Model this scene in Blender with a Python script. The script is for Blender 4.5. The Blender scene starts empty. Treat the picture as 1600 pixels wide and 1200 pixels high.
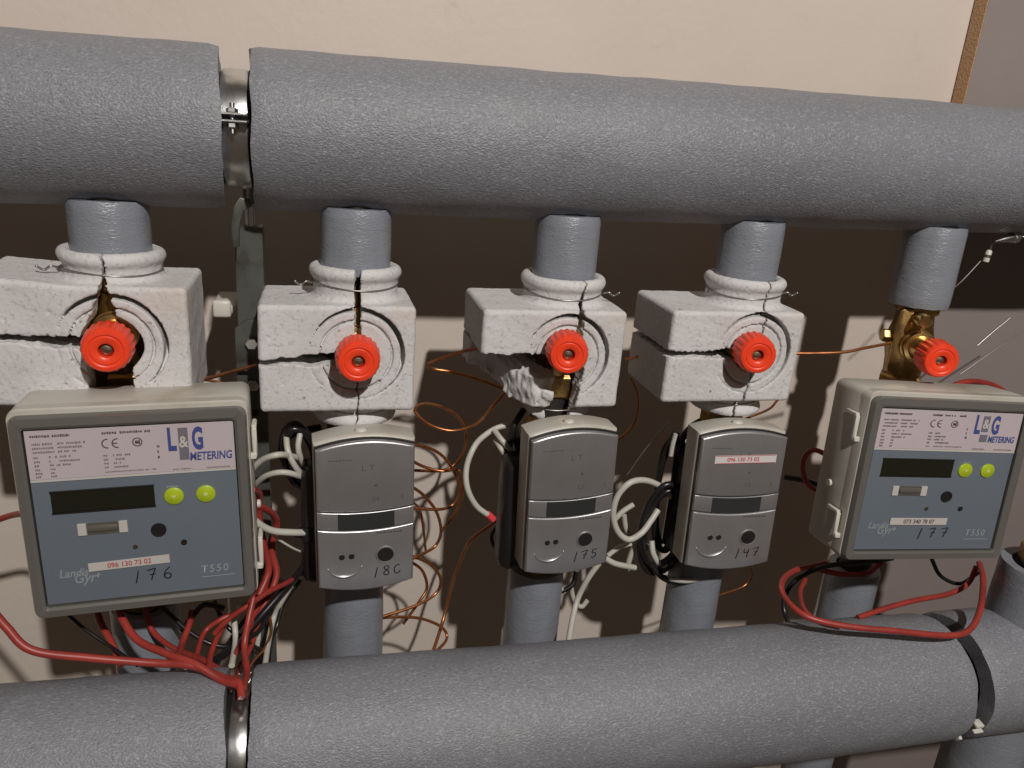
import bpy, bmesh, math, random
import numpy as np
from mathutils import Vector, Matrix, Euler, noise

random.seed(7)
rng = np.random.default_rng(7)
S = bpy.context.scene
COL = S.collection
R = math.radians
PI = math.pi

# ------------------------------------------------------------------ camera
# axes of the place: X along the pipes to the right, Y into the wall, Z up; the camera stands at the origin
F = 1188.865                                    # focal length in pixels of a 1600 wide picture
CX = np.array([0.96943285, -0.00825049, 0.24521804])    # X axis seen in the camera frame (right, down, forward)
CN = np.array([-0.23490156, -0.31985226, 0.91788659])   # Y axis
CD = np.array([-0.07086053, 0.94743151, 0.31201334])    # -Z axis
cam = bpy.data.cameras.new('camera'); camo = bpy.data.objects.new('camera', cam); COL.objects.link(camo)
cam.sensor_width = 36.0; cam.lens = 36.0 * F / 1600.0; cam.clip_start = 0.01; cam.clip_end = 50
right = Vector((CX[0], CN[0], -CD[0])); up = -Vector((CX[1], CN[1], -CD[1])); back = -Vector((CX[2], CN[2], -CD[2]))
m = Matrix((right, up, back)).transposed()
camo.rotation_euler = m.to_euler(); camo.location = (0, 0, 0)
S.camera = camo
S.render.filter_size = 1.7
S.cycles.max_bounces = 6; S.cycles.diffuse_bounces = 3; S.cycles.glossy_bounces = 3; S.cycles.transparent_max_bounces = 6

# ------------------------------------------------------------------ light
w = bpy.data.worlds.new('World'); S.world = w; w.use_nodes = True
bg = w.node_tree.nodes['Background']; bg.inputs[0].default_value = (1.0, 0.73, 0.54, 1); bg.inputs[1].default_value = 0.066
LAMP = (0.31, -0.90, 1.02)
la = bpy.data.lights.new('work_lamp', 'POINT'); la.energy = 124; la.color = (1.0, 0.948, 0.905); la.shadow_soft_size = 0.026
lo = bpy.data.objects.new('work_lamp', la); lo.location = LAMP; COL.objects.link(lo)
S.view_settings.view_transform = 'Standard'; S.view_settings.look = 'None'; S.view_settings.exposure = 0; S.view_settings.gamma = 1
S.view_settings.use_curve_mapping = False

def at(px, py, Y):
    d = np.array([px - 800.0, py - 600.0, F])
    p = np.array([d @ CX, d @ CN, -(d @ CD)])
    return Vector(p / p[1] * Y)

# ------------------------------------------------------------------ materials
MATS = {}
def mat(name, col, rough=0.5, metal=0.0, spec=0.5, bump=None, var=None, coat=0.0, extra=None):
    """bump = list of (type, scale, strength, distance, stretch); var = list of (scale, amount, colour)"""
    if name in MATS: return MATS[name]
    M = bpy.data.materials.new(name); M.use_nodes = True
    nt = M.node_tree; N = nt.nodes; L = nt.links
    b = N['Principled BSDF']
    b.inputs['Base Color'].default_value = (*col, 1); b.inputs['Roughness'].default_value = rough
    b.inputs['Metallic'].default_value = metal; b.inputs['Specular IOR Level'].default_value = spec
    b.inputs['Coat Weight'].default_value = coat
    tc = N.new('ShaderNodeTexCoord')
    if var:
        last = None
        for i, v in enumerate(var):
            sc, lo_, hi_, c2 = v[:4]
            n = N.new('ShaderNodeTexNoise'); n.inputs['Scale'].default_value = sc; n.inputs['Detail'].default_value = 5
            n.inputs['Roughness'].default_value = 0.62
            mp = N.new('ShaderNodeMapping'); mp.inputs['Location'].default_value = (i * 3.1, i * 1.7, 0)
            if len(v) > 4: mp.inputs['Scale'].default_value = v[4]
            L.new(tc.outputs['Object'], mp.inputs[0]); L.new(mp.outputs[0], n.inputs['Vector'])
            r = N.new('ShaderNodeMapRange'); r.inputs[1].default_value = lo_; r.inputs[2].default_value = hi_
            L.new(n.outputs[0], r.inputs[0])
            mx = N.new('ShaderNodeMix'); mx.data_type = 'RGBA'
            L.new(r.outputs[0], mx.inputs[0])
            if last is None: mx.inputs[6].default_value = (*col, 1)
            else: L.new(last, mx.inputs[6])
            mx.inputs[7].default_value = (*c2, 1); last = mx.outputs[2]
        L.new(last, b.inputs['Base Color'])
    if bump:
        prev = None
        for typ, sc, st, dist, stretch in bump:
            mp = N.new('ShaderNodeMapping'); mp.inputs['Scale'].default_value = stretch
            L.new(tc.outputs['Object'], mp.inputs[0])
            if typ == 'noise':
                n = N.new('ShaderNodeTexNoise'); n.inputs['Detail'].default_value = 3
                out = n.outputs[0]
            else:
                n = N.new('ShaderNodeTexVoronoi'); n.feature = 'SMOOTH_F1' if typ == 'vsmooth' else 'F1'
                out = n.outputs['Distance']
            n.inputs['Scale'].default_value = sc
            L.new(mp.outputs[0], n.inputs['Vector'])
            bp = N.new('ShaderNodeBump'); bp.inputs['Strength'].default_value = st; bp.inputs['Distance'].default_value = dist
            if typ != 'noise': bp.invert = True
            L.new(out, bp.inputs['Height'])
            if prev is not None: L.new(prev, bp.inputs['Normal'])
            prev = bp.outputs[0]
        L.new(prev, b.inputs['Normal'])
    MATS[name] = M
    return M

mat('wall_paint', (0.60, 0.53, 0.468), 0.55, spec=0.35, var=[(3.0, .40, .75, (0.56, 0.485, 0.41)), (28, .62, .80, (0.52, 0.45, 0.38))],
    bump=[('noise', 160, .12, .002, (1, 1, 1)), ('noise', 9, .10, .01, (1, 1, 1))])
mat('panel_paint', (0.27, 0.228, 0.214), 0.55, spec=0.35, var=[(4.0, .35, .75, (0.235, 0.196, 0.183))], bump=[('noise', 140, .1, .002, (1, 1, 1))])
mat('chipboard', (0.50, 0.31, 0.17), 0.8, var=[(700, .45, .75, (0.30, 0.17, 0.085)), (60, .5, .8, (0.40, 0.235, 0.12))], bump=[('noise', 400, .6, .002, (1, 1, 1))])
mat('foam', (0.208, 0.214, 0.234), 0.46, spec=0.5, var=[(4.5, .38, .68, (0.180, 0.185, 0.202)), (18, .60, .78, (0.235, 0.238, 0.250)), (700, .52, .66, (0.29, 0.305, 0.34), (.5, 1, 1)), (900, .54, .70, (0.12, 0.128, 0.148), (.5, 1, 1))],
    bump=[('f1', 950, .34, .0010, (.6, 1, 1)), ('noise', 1600, .38, .0008, (.65, 1, 1)), ('noise', 16, .06, .006, (.4, 1, 1))])
mat('foam_smooth', (0.225, 0.245, 0.280), 0.34, spec=0.65, coat=.2, var=[(30, .45, .72, (0.20, 0.215, 0.245), (1, 1, .35)), (500, .52, .72, (0.25, 0.265, 0.295))],
    bump=[('noise', 700, .50, .0008, (.6, .6, 1.6)), ('noise', 260, .20, .0016, (.5, .5, 1.6)), ('noise', 70, .18, .003, (.7, .7, 1.4))])
mat('eps', (0.60, 0.592, 0.588), 0.75, spec=0.3, var=[(22, .42, .72, (0.51, 0.50, 0.49)), (360, .55, .66, (0.44, 0.43, 0.42)), (120, .66, .72, (0.20, 0.19, 0.18)), (12, .62, .80, (0.58, 0.50, 0.43))],
    bump=[('f1', 480, .16, .0010, (1, 1, 1)), ('noise', 170, .09, .0016, (1, 1, 1))])
mat('red_plastic', (0.88, 0.060, 0.018), 0.38, spec=0.5, bump=[('noise', 260, .08, .001, (1, 1, 1))], var=[(60, .5, .8, (0.70, 0.04, 0.016))])
mat('brass', (0.46, 0.30, 0.115), 0.36, metal=1.0, var=[(60, .40, .70, (0.24, 0.15, 0.06)), (200, .55, .75, (0.60, 0.42, 0.19))], bump=[('noise', 220, .25, .001, (1, 1, 1))])
mat('brass_bright', (0.66, 0.46, 0.19), 0.26, metal=1.0)
mat('screw_metal', (0.42, 0.37, 0.28), 0.35, metal=1.0)
mat('zinc', (0.72, 0.73, 0.72), 0.27, metal=1.0, var=[(55, .45, .7, (0.45, 0.46, 0.45))], bump=[('noise', 130, .2, .001, (1, 1, .3))])
mat('dark_steel', (0.055, 0.052, 0.048), 0.45, metal=0.6, var=[(40, .5, .75, (0.10, 0.075, 0.055))], bump=[('noise', 150, .25, .001, (1, 1, 1))])
mat('strut_paint', (0.12, 0.125, 0.112), 0.42, metal=0.5, var=[(35, .48, .7, (0.06, 0.055, 0.048))], bump=[('noise', 200, .2, .001, (1, 1, 1))])
mat('rubber', (0.016, 0.015, 0.015), 0.45)
mat('beige_plastic', (0.49, 0.468, 0.415), 0.42, var=[(18, .50, .82, (0.40, 0.37, 0.31)), (9, .58, .76, (0.34, 0.285, 0.21))], bump=[('noise', 500, .1, .0006, (1, 1, 1))])
mat('bezel', (0.120, 0.116, 0.102), 0.28, spec=0.6, coat=0.4, var=[(20, .4, .75, (0.115, 0.11, 0.10))])
mat('blue_panel', (0.165, 0.198, 0.252), 0.42, var=[(8, .4, .8, (0.145, 0.178, 0.23))])
mat('label_paper', (0.60, 0.525, 0.585), 0.5, var=[(10, .4, .8, (0.55, 0.48, 0.535))])
mat('label_edge', (0.62, 0.60, 0.60), 0.5)
mat('paper', (0.60, 0.575, 0.57), 0.6)
mat('lcd', (0.012, 0.014, 0.009), 0.16, spec=0.6)
mat('lcd_grey', (0.030, 0.033, 0.033), 0.22, spec=0.6)
mat('green_button', (0.46, 0.60, 0.022), 0.4)
mat('green_light', (0.66, 0.76, 0.30), 0.4)
mat('black_plastic', (0.014, 0.013, 0.013), 0.36)
mat('ink_blue', (0.060, 0.085, 0.30), 0.5)
mat('ink_grey', (0.19, 0.175, 0.225), 0.5)
mat('ink_dark', (0.10, 0.075, 0.085), 0.5)
mat('ink_fine', (0.245, 0.195, 0.215), 0.5)
mat('ink_red', (0.52, 0.085, 0.09), 0.5)
mat('ink_white', (0.33, 0.365, 0.41), 0.5)
mat('marker', (0.012, 0.014, 0.030), 0.45)
mat('face_silver', (0.46, 0.462, 0.468), 0.36, metal=0.78, coat=.55, var=[(40, .4, .8, (0.40, 0.402, 0.41))], bump=[('noise', 900, .12, .0004, (1, 1, 1))])
mat('face_print', (0.085, 0.085, 0.09), 0.5)
mat('white_cable', (0.50, 0.485, 0.43), 0.42, var=[(40, .5, .8, (0.42, 0.40, 0.34))])
mat('red_cable', (0.33, 0.040, 0.030), 0.42, var=[(50, .42, .72, (0.22, 0.028, 0.022))])
mat('black_cable', (0.013, 0.012, 0.012), 0.3)
mat('copper', (0.50, 0.200, 0.080), 0.32, metal=0.85, var=[(70, .45, .75, (0.27, 0.10, 0.045))])
mat('steel_wire', (0.36, 0.35, 0.33), 0.35, metal=0.9)
mat('clip_white', (0.58, 0.56, 0.50), 0.4)
mat('pink_tip', (0.72, 0.06, 0.07), 0.4)

def clear_mat():
    M = bpy.data.materials.new('clear_cover'); M.use_nodes = True
    nt = M.node_tree; N = nt.nodes; L = nt.links
    for n in list(N):
        if n.type != 'OUTPUT_MATERIAL': N.remove(n)
    out = [n for n in N if n.type == 'OUTPUT_MATERIAL'][0]
    t = N.new('ShaderNodeBsdfTransparent'); t.inputs[0].default_value = (.97, .97, .955, 1)
    g = N.new('ShaderNodeBsdfGlossy'); g.inputs['Roughness'].default_value = .10
    lw = N.new('ShaderNodeLayerWeight'); lw.inputs[0].default_value = .5
    pw = N.new('ShaderNodeMath'); pw.operation = 'POWER'; pw.inputs[1].default_value = 4.0; L.new(lw.outputs['Facing'], pw.inputs[0])
    f = N.new('ShaderNodeMath'); f.operation = 'MULTIPLY_ADD'; f.inputs[1].default_value = .6; f.inputs[2].default_value = .03; L.new(pw.outputs[0], f.inputs[0])
    mx = N.new('ShaderNodeMixShader'); L.new(f.outputs[0], mx.inputs[0]); L.new(t.outputs[0], mx.inputs[1]); L.new(g.outputs[0], mx.inputs[2])
    L.new(mx.outputs[0], out.inputs[0]); MATS['clear_cover'] = M
clear_mat()

# ------------------------------------------------------------------ helpers
def tag(o, label=None, cat=None, group=None, kind=None):
    if label: o['label'] = label
    if cat: o['category'] = cat
    if group: o['group'] = group
    if kind: o['kind'] = kind
    return o

def thing(name, label, cat, loc, rot=None, group=None, scale=None):
    o = bpy.data.objects.new(name, None); COL.objects.link(o); o.empty_display_size = .02
    o.location = loc
    if rot: o.rotation_mode = 'YXZ'; o.rotation_euler = rot
    if scale: o.scale = scale
    return tag(o, label, cat, group)

def obj(name, V, Fc, mt, parent=None, loc=(0, 0, 0), smooth=True, sharp=None):
    me = bpy.data.meshes.new(name)
    me.from_pydata([tuple(v) for v in V], [], [tuple(f) for f in Fc]); me.update()
    me.materials.append(MATS[mt])
    if smooth: me.polygons.foreach_set('use_smooth', [True] * len(me.polygons))
    if sharp:
        bm = bmesh.new(); bm.from_mesh(me); bmesh.ops.recalc_face_normals(bm, faces=bm.faces)
        for e in bm.edges:
            if len(e.link_faces) == 2 and e.calc_face_angle(0) > R(sharp): e.smooth = False
        bm.to_mesh(me); bm.free()
    o = bpy.data.objects.new(name, me); COL.objects.link(o); o.location = loc
    if parent is not None: o.parent = parent
    return o

def catmull(P, n=8):
    P = [Vector(p) for p in P]; Q = [P[0] * 2 - P[1]] + P + [P[-1] * 2 - P[-2]]; out = []
    for i in range(1, len(Q) - 2):
        a, b, c, d = Q[i - 1], Q[i], Q[i + 1], Q[i + 2]
        for k in range(n):
            t = k / n
            out.append(.5 * ((2 * b) + (c - a) * t + (2 * a - 5 * b + 4 * c - d) * t * t + (3 * b - a - 3 * c + d) * t ** 3))
    out.append(P[-1]); return out

def tube_geo(P, r, seg=10, cap=True):
    """r may be a number or one number per point"""
    P = [Vector(p) for p in P]; n = len(P)
    rr = [r] * n if not hasattr(r, '__len__') else r
    V = []; Fc = []; nrm = None
    for i in range(n):
        t = (P[min(i + 1, n - 1)] - P[max(i - 1, 0)]).normalized()
        if nrm is None:
            nrm = t.orthogonal().normalized()
        else:
            nrm = (nrm - t * nrm.dot(t)); nrm = nrm.normalized() if nrm.length > 1e-9 else t.orthogonal().normalized()
        bn = t.cross(nrm)
        for k in range(seg):
            a = 2 * PI * k / seg
            V.append(P[i] + (nrm * math.cos(a) + bn * math.sin(a)) * rr[i])
    for i in range(n - 1):
        for k in range(seg):
            Fc.append((i * seg + k, i * seg + (k + 1) % seg, (i + 1) * seg + (k + 1) % seg, (i + 1) * seg + k))
    if cap: Fc.append(tuple(range(seg - 1, -1, -1))); Fc.append(tuple(range((n - 1) * seg, n * seg)))
    return V, Fc

def cable(name, mt, r, pts, label=None, cat=None, group=None, parent=None, n=8, seg=10, wob=0.0):
    """pts: world points or (px, py, Y)"""
    W = [p if isinstance(p, Vector) else at(*p) for p in pts]
    C = catmull(W, n)
    if wob:
        C = [c + Vector(noise.noise_vector(c * 40)) * wob for c in C]
    base = C[0].copy() if parent is None else Vector(parent.location)
    V, Fc = tube_geo([c - base for c in C], r, seg)
    o = obj(name, V, Fc, mt, parent, base if parent is None else (0, 0, 0), sharp=50)
    if label: tag(o, label, cat, group)
    return o

def merge(*gs):
    V = []; Fc = []
    for v, f in gs:
        k = len(V); V += [Vector(x) for x in v]; Fc += [tuple(i + k for i in q) for q in f]
    return V, Fc

def xf(g, M):
    return [M @ Vector(v) for v in g[0]], g[1]

def lathe(prof, seg=48, axis='Z', closed=False, rib=None):
    """prof: (radius, height) list; axis Z up, or Y (height grows towards the viewer, -Y)"""
    V = []; Fc = []; n = len(prof)
    for j, (r, h) in enumerate(prof):
        for k in range(seg):
            a = 2 * PI * k / seg
            q = r if rib is None else rib(r, h, a, j)
            if axis == 'Z': V.append((q * math.cos(a), q * math.sin(a), h))
            elif axis == 'Y': V.append((q * math.cos(a), -h, q * math.sin(a)))
            else: V.append((h, q * math.cos(a), q * math.sin(a)))
    for j in range(n - 1 if not closed else n):
        j2 = (j + 1) % n
        for k in range(seg):
            Fc.append((j * seg + k, j * seg + (k + 1) % seg, j2 * seg + (k + 1) % seg, j2 * seg + k))
    if not closed:
        if prof[0][0] > 1e-6: Fc.append(tuple(range(seg)))
        if prof[-1][0] > 1e-6: Fc.append(tuple((n - 1) * seg + k for k in range(seg)))
    return V, Fc

def bm_geo(bm):
    bm.verts.index_update(); bmesh.ops.recalc_face_normals(bm, faces=bm.faces)
    g = [v.co.copy() for v in bm.verts], [tuple(v.index for v in f.verts) for f in bm.faces]
    bm.free(); return g

def prism(poly, y0, y1, bev=0.0, seg=2, both=False):
    """outline (x, z) extruded from y0 (front) to y1 (back), front rim bevelled"""
    bm = bmesh.new()
    f0 = [bm.verts.new((x, y0, z)) for x, z in poly]; f1 = [bm.verts.new((x, y1, z)) for x, z in poly]
    n = len(poly); bm.faces.new(f0); bm.faces.new(f1[::-1])
    for i in range(n): bm.faces.new((f0[i], f1[i], f1[(i + 1) % n], f0[(i + 1) % n]))
    bmesh.ops.recalc_face_normals(bm, faces=bm.faces)
    if bev:
        es = [e for e in bm.edges if all(abs(v.co.y - y0) < 1e-9 for v in e.verts) or (both and all(abs(v.co.y - y1) < 1e-9 for v in e.verts))]
        bmesh.ops.bevel(bm, geom=es, offset=bev, segments=seg, affect='EDGES', profile=.5, clamp_overlap=True)
    return bm_geo(bm)

def rrect(w, h, r, n=5, cx=0, cz=0):
    out = []
    for sx, sz, a0 in ((1, 1, 0), (-1, 1, 90), (-1, -1, 180), (1, -1, 270)):
        for k in range(n + 1):
            a = R(a0 + 90 * k / n)
            out.append((cx + sx * (w / 2 - r) + r * math.cos(a), cz + sz * (h / 2 - r) + r * math.sin(a)))
    return out

def box(c, s, bev=0.0, seg=2):
    bm = bmesh.new(); bmesh.ops.create_cube(bm, size=1)
    for v in bm.verts: v.co = Vector((v.co.x * s[0] + c[0], v.co.y * s[1] + c[1], v.co.z * s[2] + c[2]))
    if bev: bmesh.ops.bevel(bm, geom=bm.edges[:], offset=bev, segments=seg, affect='EDGES', profile=.5)
    return bm_geo(bm)

def hexnut(r, h0, h1, axis='Z'):
    c = (h1 - h0) * .12
    V = []; Fc = []
    return lathe([(r * .9, h0), (r, h0 + c), (r, h1 - c), (r * .9, h1)], 6, axis)

def txt(s, size, mt, parent, loc, bold=0.0, shear=0.0, align='LEFT', sx=1.0, name='printed_text', spacing=1.0):
    cu = bpy.data.curves.new('t', 'FONT'); cu.body = s; cu.size = size; cu.offset = bold; cu.shear = shear
    cu.align_x = align; cu.space_character = spacing; cu.resolution_u = 3
    o = bpy.data.objects.new('t', cu); COL.objects.link(o)
    dg = bpy.context.evaluated_depsgraph_get()
    me = bpy.data.meshes.new_from_object(o.evaluated_get(dg))
    bpy.data.objects.remove(o); bpy.data.curves.remove(cu)
    me.transform(Matrix(((sx, 0, 0, 0), (0, 0, 1, 0), (0, 1, 0, 0), (0, 0, 0, 1))))
    me.materials.clear(); me.materials.append(MATS[mt])
    me.name = name
    q = bpy.data.objects.new(name, me); COL.objects.link(q); q.parent = parent; q.location = loc
    return q

DIG = {'1': [[(.25, -.15), (.5, 1)]], '7': [[(.0, .88), (.35, .95), (.62, .98), (.45, .55), (.28, 0)], [(.18, .47), (.62, .52)]],
       '6': [[(.6, 1), (.3, .72), (.14, .35), (.22, .05), (.48, .0), (.64, .2), (.55, .42), (.3, .45), (.16, .28)]],
       '8': [[(.6, .85), (.35, 1), (.12, .82), (.3, .58), (.55, .35), (.55, .1), (.3, 0), (.1, .18), (.25, .45), (.55, .68), (.6, .85)]],
       '0': [[(.62, .85), (.4, .95), (.15, .7), (.12, .3), (.3, .02), (.55, .1), (.66, .35)]],
       '5': [[(.7, .95), (.3, .92), (.22, .55), (.5, .55), (.58, .25), (.35, 0), (.1, .1)]],
       '4': [[(.1, .95), (.12, .5), (.6, .55)], [(.55, .95), (.42, -.1)]]}
def handwriting(s, size, parent, loc, tilt=0.0, gap=.78, mt='marker', wid=.0006):
    gs = []; x = 0
    for ch in s:
        for st in DIG[ch]:
            P = catmull([Vector(((x + a) * size, 0, b * size)) for a, b in st], 5)
            P = [p + Vector((0, 0, math.tan(tilt) * p.x)) for p in P]
            v, f = tube_geo(P, wid, 6); gs.append(([Vector((q.x, q.y * .12, q.z)) for q in v], f))
        x += gap
    V, Fc = merge(*gs)
    return obj('handwritten_number', V, Fc, mt, parent, loc)

def surface_nets(vals, org, h):
    nx, ny, nz = vals.shape; ins = vals < 0
    c = np.zeros((nx - 1, ny - 1, nz - 1), np.uint8)
    for dx in (0, 1):
        for dy in (0, 1):
            for dz in (0, 1):
                c += ins[dx:nx - 1 + dx, dy:ny - 1 + dy, dz:nz - 1 + dz]
    act = (c > 0) & (c < 8); idx = np.full(act.shape, -1, np.int64)
    I, J, K = np.nonzero(act); idx[I, J, K] = np.arange(len(I))
    acc = np.zeros((len(I), 3)); cnt = np.zeros(len(I))
    for ax in range(3):
        o1, o2 = [a for a in range(3) if a != ax]
        for p in (0, 1):
            for q in (0, 1):
                d = [0, 0, 0]; d[o1] = p; d[o2] = q; e = list(d); e[ax] = 1
                a = vals[I + d[0], J + d[1], K + d[2]]; b = vals[I + e[0], J + e[1], K + e[2]]
                mk = (a < 0) != (b < 0); t = np.where(mk, a / np.where(a == b, 1, a - b), 0)
                P = np.array(d, float)[None, :].repeat(len(I), 0); P[:, ax] = t
                acc[mk] += P[mk]; cnt[mk] += 1
    V = (np.stack([I, J, K], 1) + acc / cnt[:, None]) * h + np.array(org)
    Fs = []
    for ax in range(3):
        o1, o2 = [(1, 2), (2, 0), (0, 1)][ax]
        A = np.take(ins, range(0, vals.shape[ax] - 1), ax); B = np.take(ins, range(1, vals.shape[ax]), ax)
        e = np.array(np.nonzero(A != B)).T
        ok = (e[:, o1] > 0) & (e[:, o2] > 0) & (e[:, o1] < vals.shape[o1] - 1) & (e[:, o2] < vals.shape[o2] - 1); e = e[ok]
        def cell(s1, s2):
            q = e.copy(); q[:, o1] -= s1; q[:, o2] -= s2
            return idx[q[:, 0], q[:, 1], q[:, 2]]
        quad = np.stack([cell(1, 1), cell(0, 1), cell(0, 0), cell(1, 0)], 1)
        fl = ~ins[e[:, 0], e[:, 1], e[:, 2]]
        quad[fl] = quad[fl][:, ::-1]; Fs.append(quad)
    return V, np.concatenate(Fs)

def np_obj(name, V, Fq, mt, parent, loc=(0, 0, 0)):
    me = bpy.data.meshes.new(name)
    me.vertices.add(len(V)); me.vertices.foreach_set('co', V.astype(np.float32).ravel())
    me.loops.add(Fq.size); me.loops.foreach_set('vertex_index', Fq.astype(np.int32).ravel())
    me.polygons.add(len(Fq)); me.polygons.foreach_set('loop_start', np.arange(0, Fq.size, 4, dtype=np.int32))
    me.update(calc_edges=True); me.validate()
    me.polygons.foreach_set('use_smooth', [True] * len(me.polygons)); me.materials.append(MATS[mt])
    o = bpy.data.objects.new(name, me); COL.objects.link(o); o.parent = parent; o.location = loc
    return o

def wob3(x, y, z, s, seed):
    g = np.random.default_rng(seed); o = 0
    for k in range(6):
        d = g.normal(size=3); d /= np.linalg.norm(d); f = s * g.uniform(.6, 1.9)
        o = o + np.sin((x * d[0] + y * d[1] + z * d[2]) * f + g.uniform(0, 6.28))
    return o / 3.0

# ------------------------------------------------------------------ the setting
YW = 0.690
WV, WF = [], []
wx0, wx1, wz0, wz1 = -1.2, 1.9, -1.4, 0.9
wall = obj('wall', *box(((wx0 + wx1) / 2, YW + .01, (wz0 + wz1) / 2), (wx1 - wx0, .02, wz1 - wz0)), 'wall_paint', smooth=False)
tag(wall, kind='structure')
PX0 = 0.6185
panel = obj('wall_panel', *box(((PX0 + 1.9) / 2, YW - .0095, (wz0 + wz1) / 2), (1.9 - PX0, .0170, wz1 - wz0), .0006, 1), 'panel_paint', smooth=False)
tag(panel, kind='structure')
edge = obj('chipboard_edge', *box((PX0 - .0006, YW - .0095, (wz0 + wz1) / 2), (.001, .0158, wz1 - wz0 - .01)), 'chipboard', panel, smooth=False)

# ------------------------------------------------------------------ insulated main pipes
def foam_sleeve(parent, x0, x1, axis, ro, ri, seed, name='foam_sleeve', skew=(0, 0)):
    """a split foam tube lying along X; axis(x) gives the (y, z) of its centre line"""
    seg = 96; nx = max(8, int((x1 - x0) / .006)); P0 = Vector(parent.location); V = []; Fc = []
    for i in range(nx + 1):
        x = x0 + (x1 - x0) * i / nx
        for k in range(seg):
            a = 2 * PI * k / seg
            ex = (noise.noise(Vector((math.cos(a) * 2.2, math.sin(a) * 2.2, seed + (0 if i < nx / 2 else 9)))) * .0016
                  + noise.noise(Vector((math.cos(a) * 9, math.sin(a) * 9, seed * 2 + (0 if i < nx / 2 else 9)))) * .0007) if i in (0, nx) else 0
            rr = ro + .0010 * noise.noise(Vector((x * 7, a * .8 if a < PI else (2 * PI - a) * .8, seed))) + .0005 * noise.noise(Vector((x * 40, math.cos(a) * 3, math.sin(a) * 3 + seed)))
            if i in (0, nx): rr -= .0012
            cy, cz = axis(x)
            ex += skew[0] * math.sin(a) * rr * max(0, 1 - i / 8) + skew[1] * math.sin(a) * rr * max(0, 1 - (nx - i) / 8)
            V.append(Vector((x + ex, cy - math.sin(a) * rr, cz + math.cos(a) * rr)) - P0)
    for i in range(nx):
        for k in range(seg): Fc.append((i * seg + k, (i + 1) * seg + k, (i + 1) * seg + (k + 1) % seg, i * seg + (k + 1) % seg))
    base = len(V)
    for e, x in ((0, x0), (nx, x1)):
        cy, cz = axis(x)
        for k in range(seg):
            a = 2 * PI * k / seg
            V.append(Vector((x + (.0004 if e == 0 else -.0004) + skew[0 if e == 0 else 1] * math.sin(a) * ri, cy - math.sin(a) * ri, cz + math.cos(a) * ri)) - P0)
    for k in range(seg):
        k2 = (k + 1) % seg
        Fc.append((k, k2, base + k2, base + k)); Fc.append((nx * seg + k2, nx * seg + k, base + seg + k, base + seg + k2))
        Fc.append((base + k, base + k2, base + seg + k2, base + seg + k))
    return obj(name, V, Fc, 'foam', parent, sharp=60)

TOPR, TOPR2, COREr = .0515, .0515, .0335
def top_axis(x): return .560, -.0125 + .0135 * (x + .17) / .9
def bot_axis(x): return .434, -.3995 - .0165 * (x + .2) / .8
def core(parent, axis, x0, x1, mt='dark_steel'):
    P0 = Vector(parent.location)
    V, Fc = tube_geo([Vector((x0, *axis(x0))) - P0, Vector((x1, *axis(x1))) - P0], COREr, 40)
    return obj('steel_pipe', V, Fc, mt, parent, sharp=50)

top = thing('insulated_pipe', 'thick grey foam insulated main pipe running along the top', 'pipe', Vector((0, *top_axis(0))), group='insulated main pipes')
foam_sleeve(top, -.62, -.0610, top_axis, TOPR2, .036, 1.0, skew=(0, .10))
foam_sleeve(top, -.0422, 1.35, top_axis, TOPR2, .036, 2.3, skew=(.07, 0))
core(top, top_axis, -.62, 1.35)
bot = thing('insulated_pipe', 'thick grey foam insulated main pipe running along the bottom', 'pipe', Vector((0, *bot_axis(0))), group='insulated main pipes')
foam_sleeve(bot, -.62, -.0605, bot_axis, TOPR, .036, 3.7, skew=(0, .06))
foam_sleeve(bot, -.0440, .5040, bot_axis, TOPR, .036, 5.1)
foam_sleeve(bot, .5195, 1.25, bot_axis, TOPR, .036, 6.6)
core(bot, bot_axis, -.62, 1.25)

# ------------------------------------------------------------------ clamps and strut
def band_geo(axis, x, wdt, r0, r1, a0, a1, P0, seg=40):
    """part of a ring round the pipe; angle 0 = top, 90 = front"""
    V = []; Fc = []; cy, cz = axis(x)
    for k in range(seg + 1):
        a = R(a0 + (a1 - a0) * k / seg)
        for rr, dx in ((r1, -wdt / 2), (r1 + .0006, -wdt / 4), (r1 + .0006, wdt / 4), (r1, wdt / 2), (r0, wdt / 2), (r0, -wdt / 2)):
            V.append(Vector((x + dx, cy - math.sin(a) * rr, cz + math.cos(a) * rr)) - P0)
    for k in range(seg):
        for j in range(6):
            j2 = (j + 1) % 6
            Fc.append((k * 6 + j, k * 6 + j2, (k + 1) * 6 + j2, (k + 1) * 6 + j))
    Fc.append(tuple(range(6))); Fc.append(tuple(seg * 6 + j for j in range(5, -1, -1)))
    return V, Fc

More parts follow.
